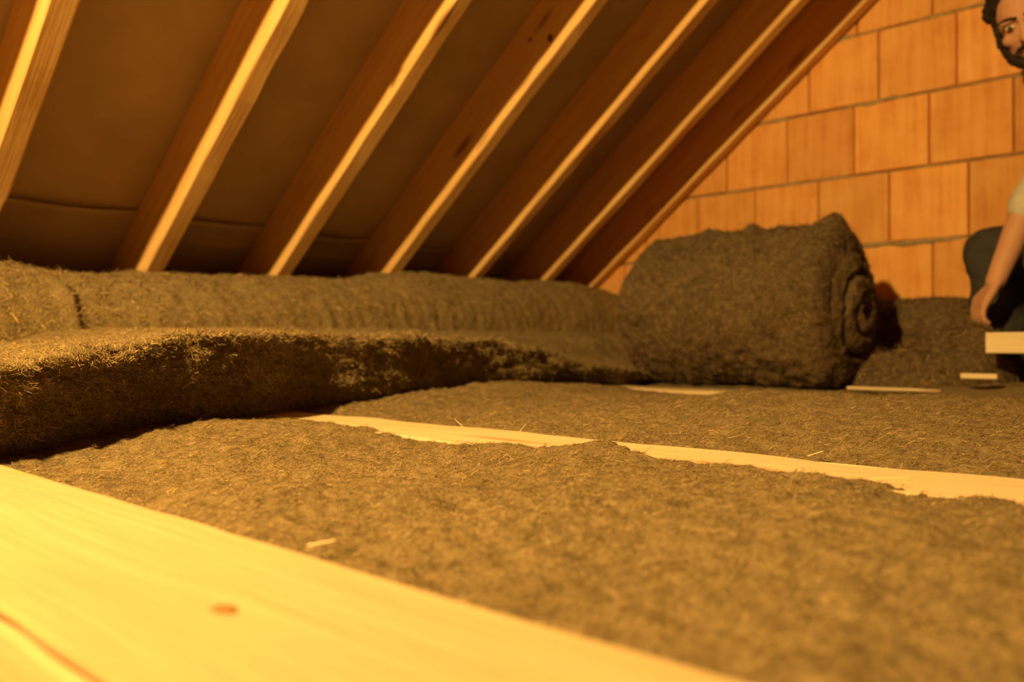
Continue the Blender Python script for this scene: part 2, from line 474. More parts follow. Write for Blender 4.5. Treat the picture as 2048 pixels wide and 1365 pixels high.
M_KNOT = plain('dark resinous knot', (0.13, 0.045, 0.015), 0.7, 0.35, 90, 0.3)
M_KNOTP = plain('light brown knot', (0.36, 0.18, 0.06), 0.7, 0.3, 120, 0.2)
def knot(parent, pos, r, axis, mat, stretch=1.3):
    '''round branch knot, a hair proud of the sawn face; axis is the face normal'''
    n = 14
    rr = random.Random(int(abs(pos[0]) * 1000))
    rad = [1 + rr.uniform(-.12, .12) for _ in range(n)]
    V = [(0, 0, 0.0008)]
    for f, h in ((0.6, 0.0007), (1.0, -0.0006)):
        V += [(r * f * stretch * q * math.cos(2 * math.pi * i / n), r * f * q * math.sin(2 * math.pi * i / n), h) for i, q in enumerate(rad)]
    F = [(0, 1 + i, 1 + (i + 1) % n) for i in range(n)] + [(1 + i, 1 + n + i, 1 + n + (i + 1) % n, 1 + (i + 1) % n) for i in range(n)]
    me = pydata('knot', V, F)
    o = bpy.data.objects.new('knot', me); me.materials.append(mat); C.objects.link(o)
    o.parent = parent
    o.matrix_parent_inverse = (Matrix.Translation(parent.location) @ parent.rotation_euler.to_matrix().to_4x4()).inverted()
    q = Vector(axis).to_track_quat('Z', 'X')
    o.location = pos; o.rotation_euler = q.to_euler()
rf = [o for o in C.objects if o.name.startswith('rafter')]
rf.sort(key=lambda o: o.location.y)
knot(rf[4], (-1.472, 1.8000, 0.995), 0.013, (0, -1, 0), M_KNOT)
knot(rf[4], (-1.547, 1.8000, 1.009), 0.008, (0, -1, 0), M_KNOT)
jn = min((o for o in C.objects if o.name.startswith('ceiling_joist')), key=lambda o: o.location.y)
knot(jn, (-0.372, 0.205, 0.0004), 0.0055, (0, 0, 1), M_KNOTP, 1.5)

# ------------------------------------------------------------------ person
M_SKIN = plain('skin', (0.56, 0.30, 0.19), 0.6, 0.06, 30, 0.05, 0.35)
M_HAIR = plain('black hair', (0.022, 0.016, 0.012), 0.7, 0.3, 120, 0.8, 0.3)
M_DENIM = plain('dark blue-grey denim', (0.052, 0.053, 0.052), 0.95, 0.15, 220, 0.3)
M_SHIRT = plain('pale grey cotton', (0.58, 0.56, 0.50), 0.95, 0.05, 150, 0.2)
M_VEST = plain('dark grey padded cloth', (0.09, 0.09, 0.085), 0.95, 0.1, 120, 0.3)
M_SHOE = plain('black rubber and leather', (0.03, 0.028, 0.026), 0.6, 0.2, 60, 0.2)
M_EYE = plain('eye white', (0.75, 0.70, 0.64), 0.25, 0.0, 10, 0, 0.5)
M_IRIS = plain('dark brown iris', (0.05, 0.025, 0.012), 0.15, 0.0, 10, 0, 0.6)

class Blob:
    """collects ellipsoids and tapered limbs before they are fused into one surface"""
    def __init__(self): self.V = []; self.F = []; self.n = 0
    def add(self, V, F):
        self.V.append(V); self.F += [tuple(i + self.n for i in f) for f in F]; self.n += len(V)
    def to_mesh(self, me):
        me.from_pydata(np.concatenate(self.V).tolist(), [], self.F); me.update()
    def free(self): pass
def _sphere(nu=20, nv=12):
    V = [(0, 0, 1)] + [(math.sin(math.pi * j / nv) * math.cos(2 * math.pi * i / nu), math.sin(math.pi * j / nv) * math.sin(2 * math.pi * i / nu), math.cos(math.pi * j / nv))
                       for j in range(1, nv) for i in range(nu)] + [(0, 0, -1)]
    F = [(0, 1 + i, 1 + (i + 1) % nu) for i in range(nu)]
    for j in range(nv - 2):
        F += [(1 + j * nu + i, 1 + (j + 1) * nu + i, 1 + (j + 1) * nu + (i + 1) % nu, 1 + j * nu + (i + 1) % nu) for i in range(nu)]
    e = len(V) - 1
    F += [(e, 1 + (nv - 2) * nu + (i + 1) % nu, 1 + (nv - 2) * nu + i) for i in range(nu)]
    return np.array(V), F
SPH_V, SPH_F = _sphere()
def ell(bm, c, r, rot=None):
    V = SPH_V * np.array(r)
    if rot is not None: V = V @ np.array(rot).T
    bm.add(V + np.array(c), SPH_F)
def caps(bm, p0, p1, r0, r1):
    """tapered limb segment with round ends"""
    p0, p1 = Vector(p0), Vector(p1)
    R3 = np.array((p1 - p0).to_track_quat('Z', 'X').to_matrix())
    a = np.arange(20) * 2 * math.pi / 20
    ring = np.stack([np.cos(a), np.sin(a), 0 * a], -1) @ R3.T
    V = np.concatenate([ring * r0 + np.array(p0), ring * r1 + np.array(p1)])
    F = [(i, (i + 1) % 20, 20 + (i + 1) % 20, 20 + i) for i in range(20)] + [tuple(range(19, -1, -1)), tuple(range(20, 40))]
    bm.add(V, F)
    ell(bm, p0, (r0,) * 3); ell(bm, p1, (r1,) * 3)
def remesh(name, bm, voxel, mat, parent, smooth_it=4, noise=0.0, nscale=20):
    me = bpy.data.meshes.new(name + '_raw'); bm.to_mesh(me); bm.free()
    t = bpy.data.objects.new('tmp', me); C.objects.link(t)
    rm = t.modifiers.new('r', 'REMESH'); rm.mode = 'VOXEL'; rm.voxel_size = voxel
    sm = t.modifiers.new('s', 'SMOOTH'); sm.factor = 0.5; sm.iterations = smooth_it
    dg = bpy.context.evaluated_depsgraph_get()
    out = bpy.data.meshes.new_from_object(t.evaluated_get(dg)); out.name = name
    bpy.data.objects.remove(t); bpy.data.meshes.remove(me)
    if noise:
        co = np.zeros(len(out.vertices) * 3); out.vertices.foreach_get('co', co); co = co.reshape(-1, 3)
        no = np.zeros(len(out.vertices) * 3); out.vertices.foreach_get('normal', no); no = no.reshape(-1, 3)
        co = co + no * (noise * fbm(co, nscale, 3, 4))[:, None]
        out.vertices.foreach_set('co', co.ravel()); out.update()
    out.materials.clear(); out.materials.append(mat)
    return link(name, out, None, parent, smooth=True)

HEAD = Vector((-0.437, 2.53, 0.985))
face_dir = Vector((0.02, -0.88, -0.46)).normalized()
HR = (-face_dir).to_track_quat('Y', 'Z').to_matrix()
HR = max((HR @ Matrix.Rotation(a, 3, 'Y') for a in (-0.22, 0.22)), key=lambda m: (m @ Vector((0, 0, -1))).dot(Vector((0.744, 0.668, 0))))       # local -y looks out of the face, z up
def hp(x, y, z): return HEAD + HR @ Vector((x, y, z))
neck = Vector((-0.315, 2.64, 0.82)); pelvis = Vector((-0.09, 2.74, 0.36))
chest = neck.lerp(pelvis, 0.35) + Vector((0.02, 0.02, 0.01)); belly = neck.lerp(pelvis, 0.7)
Sv = Vector((0.53, -0.85, 0)).normalized()
sh_n, sh_f = neck + Sv * 0.175 + Vector((0.01, 0, -0.035)), Vector((-0.335, 2.735, 0.745))
el_f, wr_f = Vector((-0.463, 2.625, 0.50)), Vector((-0.528, 2.585, 0.305))
el_n, wr_n = Vector((-0.12, 2.37, 0.52)), Vector((-0.255, 2.36, 0.40))
hip_n, hip_f = pelvis + Sv * 0.09, pelvis - Sv * 0.09
kn_f, an_f = Vector((-0.585, 2.79, 0.405)), Vector((-0.535, 2.77, 0.075))
kn_n, an_n = Vector((-0.375, 2.49, 0.36)), Vector((-0.20, 2.585, 0.075))

person = empty('person', (-0.36, 2.68, 0.0))
tag(person, 'crouching person in pale T-shirt and dark jeans at the right edge, reaching into the wool', 'person')
# the body: one continuous skin
bm = Blob()
ell(bm, hp(0, 0.012, 0.025), (0.072, 0.092, 0.092), HR)                 # skull
ell(bm, hp(0, -0.020, -0.030), (0.060, 0.070, 0.078), HR)               # face
ell(bm, hp(0, -0.062, -0.088), (0.026, 0.024, 0.022), HR)               # chin
for s in (-1, 1):
    ell(bm, hp(s * 0.040, -0.058, -0.020), (0.022, 0.020, 0.018), HR)   # cheek
    ell(bm, hp(s * 0.030, -0.080, 0.030), (0.024, 0.010, 0.009), HR)    # brow
    ell(bm, hp(s * 0.045, -0.030, -0.072), (0.020, 0.034, 0.022), HR)   # jaw
    ell(bm, hp(s * 0.076, 0.010, -0.002), (0.008, 0.020, 0.031), HR)    # ear
caps(bm, hp(0, -0.088, 0.018), hp(0, -0.106, -0.022), 0.008, 0.012)      # nose
for s in (-1, 1): ell(bm, hp(s * 0.011, -0.096, -0.026), (0.008, 0.009, 0.007), HR)
ell(bm, hp(0, -0.084, -0.052), (0.022, 0.010, 0.006), HR)               # lips
ell(bm, hp(0, -0.081, -0.062), (0.019, 0.010, 0.006), HR)
caps(bm, hp(0, 0.03, -0.06), neck, 0.052, 0.058)
caps(bm, neck, chest, 0.09, 0.125); caps(bm, chest, belly, 0.125, 0.115); caps(bm, belly, pelvis, 0.115, 0.13)
caps(bm, neck, sh_n, 0.07, 0.055); caps(bm, neck, sh_f, 0.07, 0.055)
caps(bm, sh_n, el_n, 0.050, 0.039); caps(bm, el_n, wr_n, 0.039, 0.026)
caps(bm, sh_f, el_f, 0.050, 0.039); caps(bm, el_f, wr_f, 0.039, 0.026)
caps(bm, hip_n, kn_n, 0.085, 0.056); caps(bm, kn_n, an_n, 0.056, 0.038)
caps(bm, hip_f, kn_f, 0.085, 0.056); caps(bm, kn_f, an_f, 0.056, 0.038)
def hand(bm, wrist, fwd, side, curl):
    """palm, four unequal fingers and a thumb leaving the side of the palm"""
    fwd = Vector(fwd).normalized(); side = Vector(side); side = (side - fwd * side.dot(fwd)).normalized(); up = fwd.cross(side)
    for k in range(4):
        a = wrist + side * (k - 1.5) * 0.010; b = wrist + fwd * 0.078 + side * (k - 1.5) * 0.019
        caps(bm, a, b, 0.014, 0.0105)
        L = (0.066, 0.076, 0.071, 0.056)[k]
        p = b; dirv = fwd.copy()
        for j, f in enumerate((0.45, 0.32, 0.23)):
            dirv = (Matrix.Rotation(curl * (0.6 + 0.3 * j), 3, side) @ dirv).normalized()
            q = p + dirv * L * f
            caps(bm, p, q, 0.0092 - 0.0008 * j, 0.0086 - 0.0008 * j); p = q
    base = wrist + fwd * 0.028 - side * 0.026
    q = base + (fwd * 0.7 - side * 0.75).normalized() * 0.040
    caps(bm, base, q, 0.013, 0.0105)
    r = q + (Matrix.Rotation(curl * 0.7, 3, side) @ (fwd * 0.9 - side * 0.25)).normalized() * 0.034
    caps(bm, q, r, 0.0100, 0.0085)
hand(bm, wr_f, (-0.06, -0.04, -0.12), (0.55, -0.8, 0.0), 0.55)
hand(bm, wr_n, (-0.07, 0.16, -0.06), (0.9, 0.3, 0.1), 0.45)
remesh('body', bm, 0.0048, M_SKIN, person, 3)
# eyes
for s in (-1, 1):
    bm = Blob(); ell(bm, hp(s * 0.030, -0.075, 0.012), (0.0125, 0.0120, 0.0068), HR)
    me = bpy.data.meshes.new('eye'); bm.to_mesh(me); bm.free(); ey = link('eye', me, M_EYE, person, smooth=True)
    bm = Blob(); ell(bm, hp(s * 0.030, -0.0845, 0.012), (0.0058, 0.0040, 0.0058), HR)
    me = bpy.data.meshes.new('iris'); bm.to_mesh(me); bm.free()
    ir = bpy.data.objects.new('iris', me); me.materials.append(M_IRIS); C.objects.link(ir); ir.parent = ey
    ir.matrix_parent_inverse = ey.matrix_world.inverted() if False else Matrix.Identity(4)
    ir.location = (0, 0, 0)
    bm = Blob()
    for q in range(5):
        t = (q - 2) / 2
        ell(bm, hp(s * (0.031 + 0.017 * t), -0.088 + 0.008 * max(t, 0), 0.036 - 0.004 * t * t), (0.008, 0.005, 0.0042), HR)
    remesh('eyebrow', bm, 0.0022, M_HAIR, person, 2)
# hair: cap of curls over skull and temples
bm = Blob()
ell(bm, hp(0, 0.034, 0.046), (0.086, 0.094, 0.086), HR)
r_ = random.Random(3)
for k in range(150):
    a = r_.uniform(0, 2 * math.pi); t = r_.uniform(-0.15, 1.0)
    ph = math.asin(t)
    x, y, z = math.cos(ph) * math.cos(a), math.cos(ph) * math.sin(a), math.sin(ph)
    if y < -0.25 and z < 0.62: continue
    ell(bm, hp(0.084 * x, 0.030 + 0.094 * y, 0.046 + 0.086 * z), (r_.uniform(.012, .020),) * 3, HR)
for s in (-1, 1):
    for k in range(6):
        ell(bm, hp(s * 0.074, 0.0 - 0.004 * k, 0.040 - 0.014 * k), (0.009, 0.018, 0.013), HR)
remesh('hair', bm, 0.0045, M_HAIR, person, 1, 0.006, 90)
# beard along the jaw
bm = Blob()
for s in (-1, 1):
    for k in range(14):
        t = k / 13
        ang = t * 1.5
        x = s * 0.070 * max(math.cos(ang), 0) ** 1.15
        y = 0.002 - 0.088 * math.sin(ang)
        z = -0.030 - 0.072 * t ** 0.75
        ell(bm, hp(x, y, z), (0.013, 0.013, 0.017), HR)
    for k in range(6):                                                   # moustache
        ell(bm, hp(s * (0.003 + 0.0065 * k), -0.0965 + 0.0018 * k, -0.041 - 0.0012 * k * k * .5), (0.006, 0.005, 0.005), HR)
remesh('beard', bm, 0.004, M_HAIR, person, 1, 0.004, 120)
# clothing
bm = Blob()
caps(bm, neck + Vector((0.015, 0.01, -0.02)), chest, 0.098, 0.140); caps(bm, chest, belly, 0.140, 0.132); caps(bm, belly, pelvis, 0.132, 0.14)
caps(bm, neck + Vector((0.01, 0, -0.03)), sh_n, 0.075, 0.068); caps(bm, neck + Vector((0.01, 0, -0.03)), sh_f, 0.075, 0.068)
caps(bm, sh_n, sh_n.lerp(el_n, 0.80), 0.066, 0.058); caps(bm, sh_f, sh_f.lerp(el_f, 0.98), 0.062, 0.052)
remesh('shirt', bm, 0.007, M_SHIRT, person, 3, 0.012, 14)
bm = Blob()
caps(bm, chest + Vector((0.01, 0.01, 0)), belly, 0.164, 0.160); caps(bm, belly, pelvis, 0.160, 0.164)
remesh('vest', bm, 0.008, M_VEST, person, 3, 0.004, 12)
bm = Blob()
caps(bm, belly.lerp(pelvis, 0.7), pelvis, 0.172, 0.172)
caps(bm, hip_n, kn_n, 0.108, 0.074); caps(bm, kn_n, an_n, 0.074, 0.060)
caps(bm, hip_f, kn_f, 0.108, 0.074); caps(bm, kn_f, an_f + Vector((0, 0, 0.015)), 0.074, 0.062)
remesh('trousers', bm, 0.007, M_DENIM, person, 3, 0.014, 16)
for a, tip in ((an_n, Vector((-0.145, -0.075, 0))), (an_f, Vector((-0.045, -0.150, 0)))):
    bm = Blob()
    g = Vector((a.x, a.y, 0.034))
    caps(bm, Vector((a.x, a.y, 0.055)) - tip * 0.25, g + tip * 0.5, 0.040, 0.040); caps(bm, g + tip * 0.5, g + tip, 0.040, 0.032)
    caps(bm, a, g, 0.042, 0.044)
    bm.V = [np.concatenate([v[:, :2], np.maximum(v[:, 2:], 0.004)], 1) for v in bm.V]
    remesh('shoe', bm, 0.006, M_SHOE, person, 2)

# ------------------------------------------------------------------ wool
def normals_of(P):
    du = np.gradient(P, axis=0); dv = np.gradient(P, axis=1)
    nn = np.cross(du, dv)
    nn /= np.linalg.norm(nn, axis=-1, keepdims=True) + 1e-12
    return nn

def fibres(name, P, count, parent, mat, dens=None, length=(0.008, 0.03), width=(0.0003, 0.0007), lift=0.003, stand=0.06,
           prefer=None, flip=False, seed=1):
    """short curling ribbons lying on a grid surface P (n,m,3)"""
    r = np.random.default_rng(seed)
    n, m = P.shape[:2]
    nn = normals_of(P) * (-1 if flip else 1)
    a = P[:-1, :-1]; e1 = P[1:, :-1] - a; e2 = P[:-1, 1:] - a
    area = np.linalg.norm(np.cross(e1, e2), axis=-1)
    if dens is not None: area = area * dens(a)
    p = (area / area.sum()).ravel()
    idx = r.choice(len(p), count, p=p)
    i, j = idx // (m - 1), idx % (m - 1)
    u, v = r.random(count)[:, None], r.random(count)[:, None]
    root = a[i, j] + e1[i, j] * u + e2[i, j] * v
    nr = nn[i, j]
    t1 = e1[i, j] / (np.linalg.norm(e1[i, j], axis=1, keepdims=True) + 1e-12)
    t2 = np.cross(nr, t1)
    th = r.random(count) * 2 * np.pi if prefer is None else r.normal(prefer, 0.6, count) + np.pi * (r.random(count) < .5)
    L = r.uniform(*length, count)
    curl = r.normal(0, 0.55, count)
    K = 5
    pts = np.zeros((count, K, 3))
    cur = root - nr * 0.0008
    st = (r.random(count) < stand)
    lf = np.where(st, r.uniform(0.3, 1.0, count), 0)
    for k in range(K):
        tt = k / (K - 1)
        hgt = lift * np.sin(np.pi * tt) * r.uniform(0.2, 1.4, count)
        pts[:, k] = cur + nr * (hgt + lf * L * 0.55 * tt)[:, None]
        a_ = th + curl * k
        cur = cur + (t1 * np.cos(a_)[:, None] + t2 * np.sin(a_)[:, None]) * (L / (K - 1))[:, None]
    d = np.gradient(pts, axis=1)
    mix = r.random(count)[:, None, None]
    side = np.cross(d, nr[:, None, :] * mix + (1 - mix) * t1[:, None, :])
    side /= np.linalg.norm(side, axis=-1, keepdims=True) + 1e-12
    wd = r.uniform(*width, count)[:, None, None] * np.array([1, 1, 1, .8, .4])[None, :, None]
    Vv = np.stack([pts - side * wd, pts + side * wd], 2).reshape(-1, 3)
    base = (np.arange(count) * K * 2)[:, None, None]
    kk = (np.arange(K - 1) * 2)[None, :, None]
    Q = (base + kk + np.array([0, 1, 3, 2])[None, None, :]).reshape(-1, 4)
    me = mesh_np(name, Vv, Q)
    at = me.attributes.new('tone', 'FLOAT', 'POINT')
    at.data.foreach_set('value', np.repeat(r.random(count) ** 1.3, K * 2).astype(np.float32))
    o = link(name, me, mat, parent)
    o['kind'] = 'stuff'
    return o

def heightfield(name, label, xs, ys, zfun, mat, skirt=-0.2, group=None):
    X, Y = np.meshgrid(xs, ys, indexing='ij')
    Z = zfun(X, Y)
    P = np.stack([X, Y, Z], -1)
    # skirt so that the batt is a solid body
    lo = lambda A: np.concatenate([A[..., :2], np.full(A.shape[:-1] + (1,), skirt)], -1)
    Q = np.concatenate([lo(P[:1]), P, lo(P[-1:])], 0)
    Q = np.concatenate([lo(Q[:, :1]), Q, lo(Q[:, -1:])], 1)
    n, m = Q.shape[:2]
    o = link(name, mesh_np(name, Q.reshape(-1, 3), grid_faces(n, m)), mat, None, smooth=True)
    tag(o, label, 'insulation', group)
    return o, P

def lumps(P, a, off=0.0):
    return a * (0.5 * fbm(P, 14, 3, off) + 0.68 * fbm(P * np.array([.7, 1.2, 1]), 45, 3, off + 3, .6) + 0.25 * fbm(P, 150, 2, off + 9))

G1 = 'first layer of wool between the joists'
def z_batt1(X, Y):
    P = np.stack([X, Y, 0 * X], -1)
    # height along the far edge (over the second joist) varies with x
    edge = interp(X, [-2.2, -1.25, -1.12, -0.98, -0.84, -0.70, -0.56, -0.47, -0.34, -0.18, 0.1, 1.0],
                     [0.010, 0.005, 0.002, -0.001, -0.006, 0.001, 0.013, 0.004, 0.000, -0.002, -0.006, 0.003])
    near = -0.016 + 0.010 * fbm(P, 4, 2, 4)
    t = np.clip((Y - 0.292) / (0.80 - 0.292), 0, 1)
    mound = np.sin(np.pi * t) ** 0.8
    lf = np.clip((-X - 0.9) / 0.5, 0, 1)
    z = near * (1 - t) + edge * t + mound * (0.006 + 0.004 * lf + 0.016 * fbm(P, 3.0, 2, 20))
    z = z - 0.05 * np.clip((Y - 0.785) / 0.02, 0, 1) ** 2 * np.clip((0.012 - edge) / 0.008, 0, 1)
    return z + lumps(P, 0.0085, 2)
xs = np.concatenate([np.arange(-2.3, -1.3, 0.012), np.arange(-1.3, 0.02, 0.0045), np.arange(0.02, 1.1, 0.014)])
ys = np.arange(0.290, 0.806, 0.0045)
b1, P1 = heightfield('insulation_batt', 'wide brown wool batt between the foreground joist and the middle joist', xs, ys, z_batt1, M_WOOL, group=G1)
fibres('wool_fibres', P1, 70000, b1, M_FIB, dens=lambda p: (p[..., 0] > -1.4) * (p[..., 0] < 0.15) * 1.0 + 0.02, length=(0.004, 0.014), lift=0.0016, stand=0.05, width=(0.00014, 0.00030), seed=3)

def z_batt2(X, Y):
    P = np.stack([X, Y, 0 * X], -1)
    t = np.clip((Y - 0.91) / (2.05 - 0.91), 0, 1)
    prof = interp(t, [0, 0.08, 0.3, 0.55, 0.8, 0.95, 1.0], [-0.008, 0.000, 0.010, 0.014, 0.004, -0.006, -0.020])
    lf = interp(X, [-2.3, -1.5, -1.30, -1.18, -1.0, -0.84, -0.7, -0.35, 1.0], [0.03, 0.026, 0.014, -0.004, -0.006, 0.006, 0.022, 0.020, 0.016])
    z = prof + lf * np.sin(np.pi * np.clip(t * 1.02, 0, 1)) ** 0.6 + 0.008 * fbm(P, 3.2, 2, 51) * np.sin(np.pi * t)
    return z + lumps(P, 0.0085, 6)
xs = np.concatenate([np.arange(-2.3, -1.6, 0.016), np.arange(-1.6, -0.1, 0.006), np.arange(-0.1, 1.1, 0.016)])
ys = np.concatenate([np.arange(0.908, 1.5, 0.006), np.arange(1.5, 2.062, 0.008)])
b2, P2 = heightfield('insulation_batt', 'brown wool batt behind the middle joist, in front of the wool roll', xs, ys, z_batt2, M_WOOL, group=G1)
fibres('wool_fibres', P2, 70000, b2, M_FIB, dens=lambda p: (p[..., 0] > -1.6) * (p[..., 0] < 0.05) / np.maximum(p[..., 1], .9) + 0.01, length=(0.005, 0.018), lift=0.002, width=(0.00018, 0.00038), seed=4)

def z_batt3(X, Y):
    P = np.stack([X, Y, 0 * X], -1)
    t = np.clip((Y - 2.185) / (0.505), 0, 1)
    return -0.02 + 0.02 * np.sin(np.pi * t) + np.clip((X + 0.75) / .3, 0, 1) * 0.030 * np.sin(np.pi * t) + lumps(P, 0.009, 8)
xs = np.arange(-2.3, 1.1, 0.014); ys = np.arange(2.183, 2.692, 0.010)
b3, P3 = heightfield('insulation_batt', 'brown wool batt underneath the wool roll', xs, ys, z_batt3, M_WOOL, group=G1)

# second layer: strips laid across the joists, lofted from profiles -------------
def loft(name, label, ys, profile, mat, ns, disp, group=None, seed=0, end_cap=True):
    """profile(y) -> list of (x, z) from the hidden back over the top to the front bottom"""
    rows = []
    for y in ys:
        pts = np.asarray(profile(y), float)
        # Catmull-Rom through the profile points
        q = np.concatenate([[2 * pts[0] - pts[1]], pts, [2 * pts[-1] - pts[-2]]])
        k = np.linspace(0, len(pts) - 1 - 1e-6, ns)
        i = k.astype(int); t = (k - i)[:, None]
        p0, p1, p2, p3 = q[i], q[i + 1], q[i + 2], q[i + 3]
        c = 0.5 * ((2 * p1) + (-p0 + p2) * t + (2 * p0 - 5 * p1 + 4 * p2 - p3) * t ** 2 + (-p0 + 3 * p1 - 3 * p2 + p3) * t ** 3)
        rows.append(np.stack([c[:, 0], np.full(ns, y), c[:, 1]], -1))
    P = np.stack(rows, 0)
    nn = normals_of(P)
    P = P + nn * disp(P)[..., None]
    n, m = P.shape[:2]
    Vv = P.reshape(-1, 3)
    F = [grid_faces(n, m)]
    me = mesh_np(name, Vv, np.concatenate(F))
    bm = bmesh.new(); bm.from_mesh(me); bm.verts.ensure_lookup_table()
    for row in (0, n - 1):
        try: bm.faces.new([bm.verts[row * m + k] for k in range(m)])
        except ValueError: pass
    b0 = [bm.verts[k * m] for k in range(n)]; b9 = [bm.verts[k * m + m - 1] for k in range(n)]
    for k in range(n - 1):
        bm.faces.new((b0[k], b0[k + 1], b9[k + 1], b9[k]))
    bmesh.ops.recalc_face_normals(bm, faces=bm.faces)
    bm.to_mesh(me); bm.free()
    o = link(name, me, mat, None, smooth=True)
    if label: tag(o, label, 'insulation', group)
    return o, P

G2 = 'second layer of wool laid across the joists'
# strip against the eave (the tall pile at the back)
def prof_eave(y):
    zt = CAM_H + float(interp(np.array(y), [-0.6, 0.45, 0.62, 0.8, 1.1, 1.5, 1.95, 2.4, 2.75, 2.99], [0.17, 0.175, 0.197, 0.180, 0.190, 0.212, 0.255, 0.248, 0.262, 0.250]))
    xf = -1.93 + 0.02 * math.sin(y * 2.1)
    return [(-2.50, 0.02), (-2.47, zt - 0.12), (-2.36, zt - 0.02), (-2.20, zt), (-2.07, zt - 0.025), (xf - 0.03, zt - 0.10), (xf, zt - 0.2), (xf - 0.01, 0.08), (xf - 0.03, 0.01)]
def disp_eave(P):
    d = 0.012 * fbm(P * np.array([1, 1, .5]), 5, 2, 3) + 0.009 * fbm(P * np.array([.6, 1.3, .25]), 30, 3, 31, .6) + 0.006 * fbm(P * np.array([1, 1, .5]), 80, 3, 5)
    # a vertical crease near the left end
    d = d - 0.022 * np.exp(-((P[..., 1] - 0.70) / 0.012) ** 2) * np.clip((0.30 - P[..., 2]) / .06, 0, 1)
    return d
ys = np.concatenate([np.arange(-0.6, 0.4, 0.02), np.arange(0.4, 2.985, 0.0085)])
e0, PE = loft('insulation_strip', 'tall rounded brown wool strip along the eave, under the rafter feet', ys, prof_eave, M_WOOL, 110, disp_eave, G2)
fibres('wool_fibres', PE, 55000, e0, M_FIB, dens=lambda p: (p[..., 1] > 0.3) * (p[..., 0] > -2.42) * (p[..., 2] > 0.1) / np.maximum(p[..., 1], .5), prefer=1.57, length=(0.010, 0.032), lift=0.005, width=(0.0004, 0.0009), stand=0.08, seed=8)

# strip with the dark cut edge towards the camera
def prof_mid(y):
    yy = np.array(y)
    xb = float(interp(yy, [-0.4, 0.25, 0.6, 0.95, 1.6, 2.4, 2.99], [-1.02, -1.10, -1.20, -1.36, -1.44, -1.50, -1.52]))
    zt = float(interp(yy, [-0.4, 0.2, 0.34, 0.46, 0.62, 0.9, 1.1, 1.45, 1.68, 1.95, 2.4, 2.99], [0.084, 0.086, 0.104, 0.124, 0.146, 0.150, 0.145, 0.142, 0.118, 0.068, 0.046, 0.046]))
    zb = float(interp(yy, [-0.4, 0.5, 0.7, 1.1, 2.4, 2.99], [0.110, 0.122, 0.158, 0.168, 0.178, 0.178]))
    lean = 0.030
    return [(-1.97, 0.0), (-1.96, zb - 0.03), (-1.90, zb), (-1.70, (zb * .75 + zt * .25) + 0.004), (xb - 0.14, zt * .8 + zb * .2 + 0.004), (xb - 0.02 + lean, zt), (xb + lean, zt - 0.010),
            (xb + lean * .35, zt * 0.6), (xb - 0.012, zt * 0.2), (xb - 0.03, -0.02)]
def disp_mid(P):
    y = P[..., 1]
    d = 0.006 * fbm(P, 6, 2, 33) + 0.006 * fbm(P, 40, 3, 13, .6)
    xb = interp(y, [-0.4, 0.25, 0.6, 0.95, 1.6, 2.4, 2.99], [-1.02, -1.10, -1.20, -1.36, -1.44, -1.50, -1.52])
    face = np.clip((P[..., 0] - (xb - 0.05)) / 0.05, 0, 1)
    ragged = 0.010 * fbm(P * np.array([1, .4, 1.8]), 30, 3, 44, .65) + 0.012 * fbm(P * np.array([1, .5, 1.5]), 95, 3, 48, .7)
    # torn layers: long ledges running along the cut
    lay = fbm(np.stack([y * 0.6, P[..., 2] * 5.0 - 0.6 * y * np.clip(1.0 - y, -.6, 1), 0 * y], -1), 7, 2, 60)
    return d + face * (ragged + 0.012 * lay)
ys = np.concatenate([np.arange(-0.4, 0.2, 0.02), np.arange(0.2, 1.3, 0.0055), np.arange(1.3, 2.985, 0.01)])
m0, PM = loft('insulation_strip', 'brown wool strip with a dark torn edge, lying across the joists', ys, prof_mid, M_WOOL, 150, disp_mid, G2)
fibres('wool_fibres', PM, 60000, m0, M_FIB, dens=lambda p: (p[..., 1] > 0.15) * (p[..., 1] < 2.3) * (p[..., 0] > -1.94) / np.maximum(p[..., 1], .5), length=(0.006, 0.020), lift=0.004, width=(0.0002, 0.00045), stand=0.12, seed=9)

fibres('torn_fibres', PM[:, 92:], 45000, m0, M_FIB, dens=lambda p: (p[..., 1] > 0.15) * (p[..., 1] < 2.3) / np.maximum(p[..., 1], .5), length=(0.006, 0.020), lift=0.007, width=(0.0003, 0.0008), stand=0.22, prefer=0.0, seed=10)

# strip lying along the foot of the brick wall
def prof_gable_strip(x):
    zt = 0.275 + 0.010 * math.sin(x * 4) + 0.004 * math.sin(x * 23)
    return [(2.985, -0.01), (2.985, zt - 0.02), (2.95, zt), (2.87, zt - 0.002), (2.82, zt - 0.03), (2.812, zt - 0.13), (2.82, 0.03), (2.83, -0.01)]
rows = []
o, PG = None, None
xs = np.arange(-1.50, 0.9, 0.012)
P_ = []
for x in xs:
    pts = np.asarray(prof_gable_strip(x)); k = np.linspace(0, len(pts) - 1 - 1e-6, 60); i = k.astype(int); t = (k - i)[:, None]
    c = pts[i] * (1 - t) + pts[i + 1] * t
    P_.append(np.stack([np.full(60, x), c[:, 0], c[:, 1]], -1))
PG = np.stack(P_, 0)
PG = PG - normals_of(PG) * (0.010 * fbm(PG, 8, 2, 2) + 0.008 * fbm(PG, 40, 3, 5))[..., None]
PG[..., 1] = np.minimum(PG[..., 1], 2.988)
n, m = PG.shape[:2]
me = mesh_np('insulation_strip', PG.reshape(-1, 3), np.concatenate([grid_faces(n, m)]))
bm = bmesh.new(); bm.from_mesh(me); bm.verts.ensure_lookup_table()
for row in (0, n - 1): bm.faces.new([bm.verts[row * m + k] for k in range(m)])
bmesh.ops.recalc_face_normals(bm, faces=bm.faces); bm.to_mesh(me); bm.free()
gs = link('insulation_strip', me, M_WOOLC, None, smooth=True)
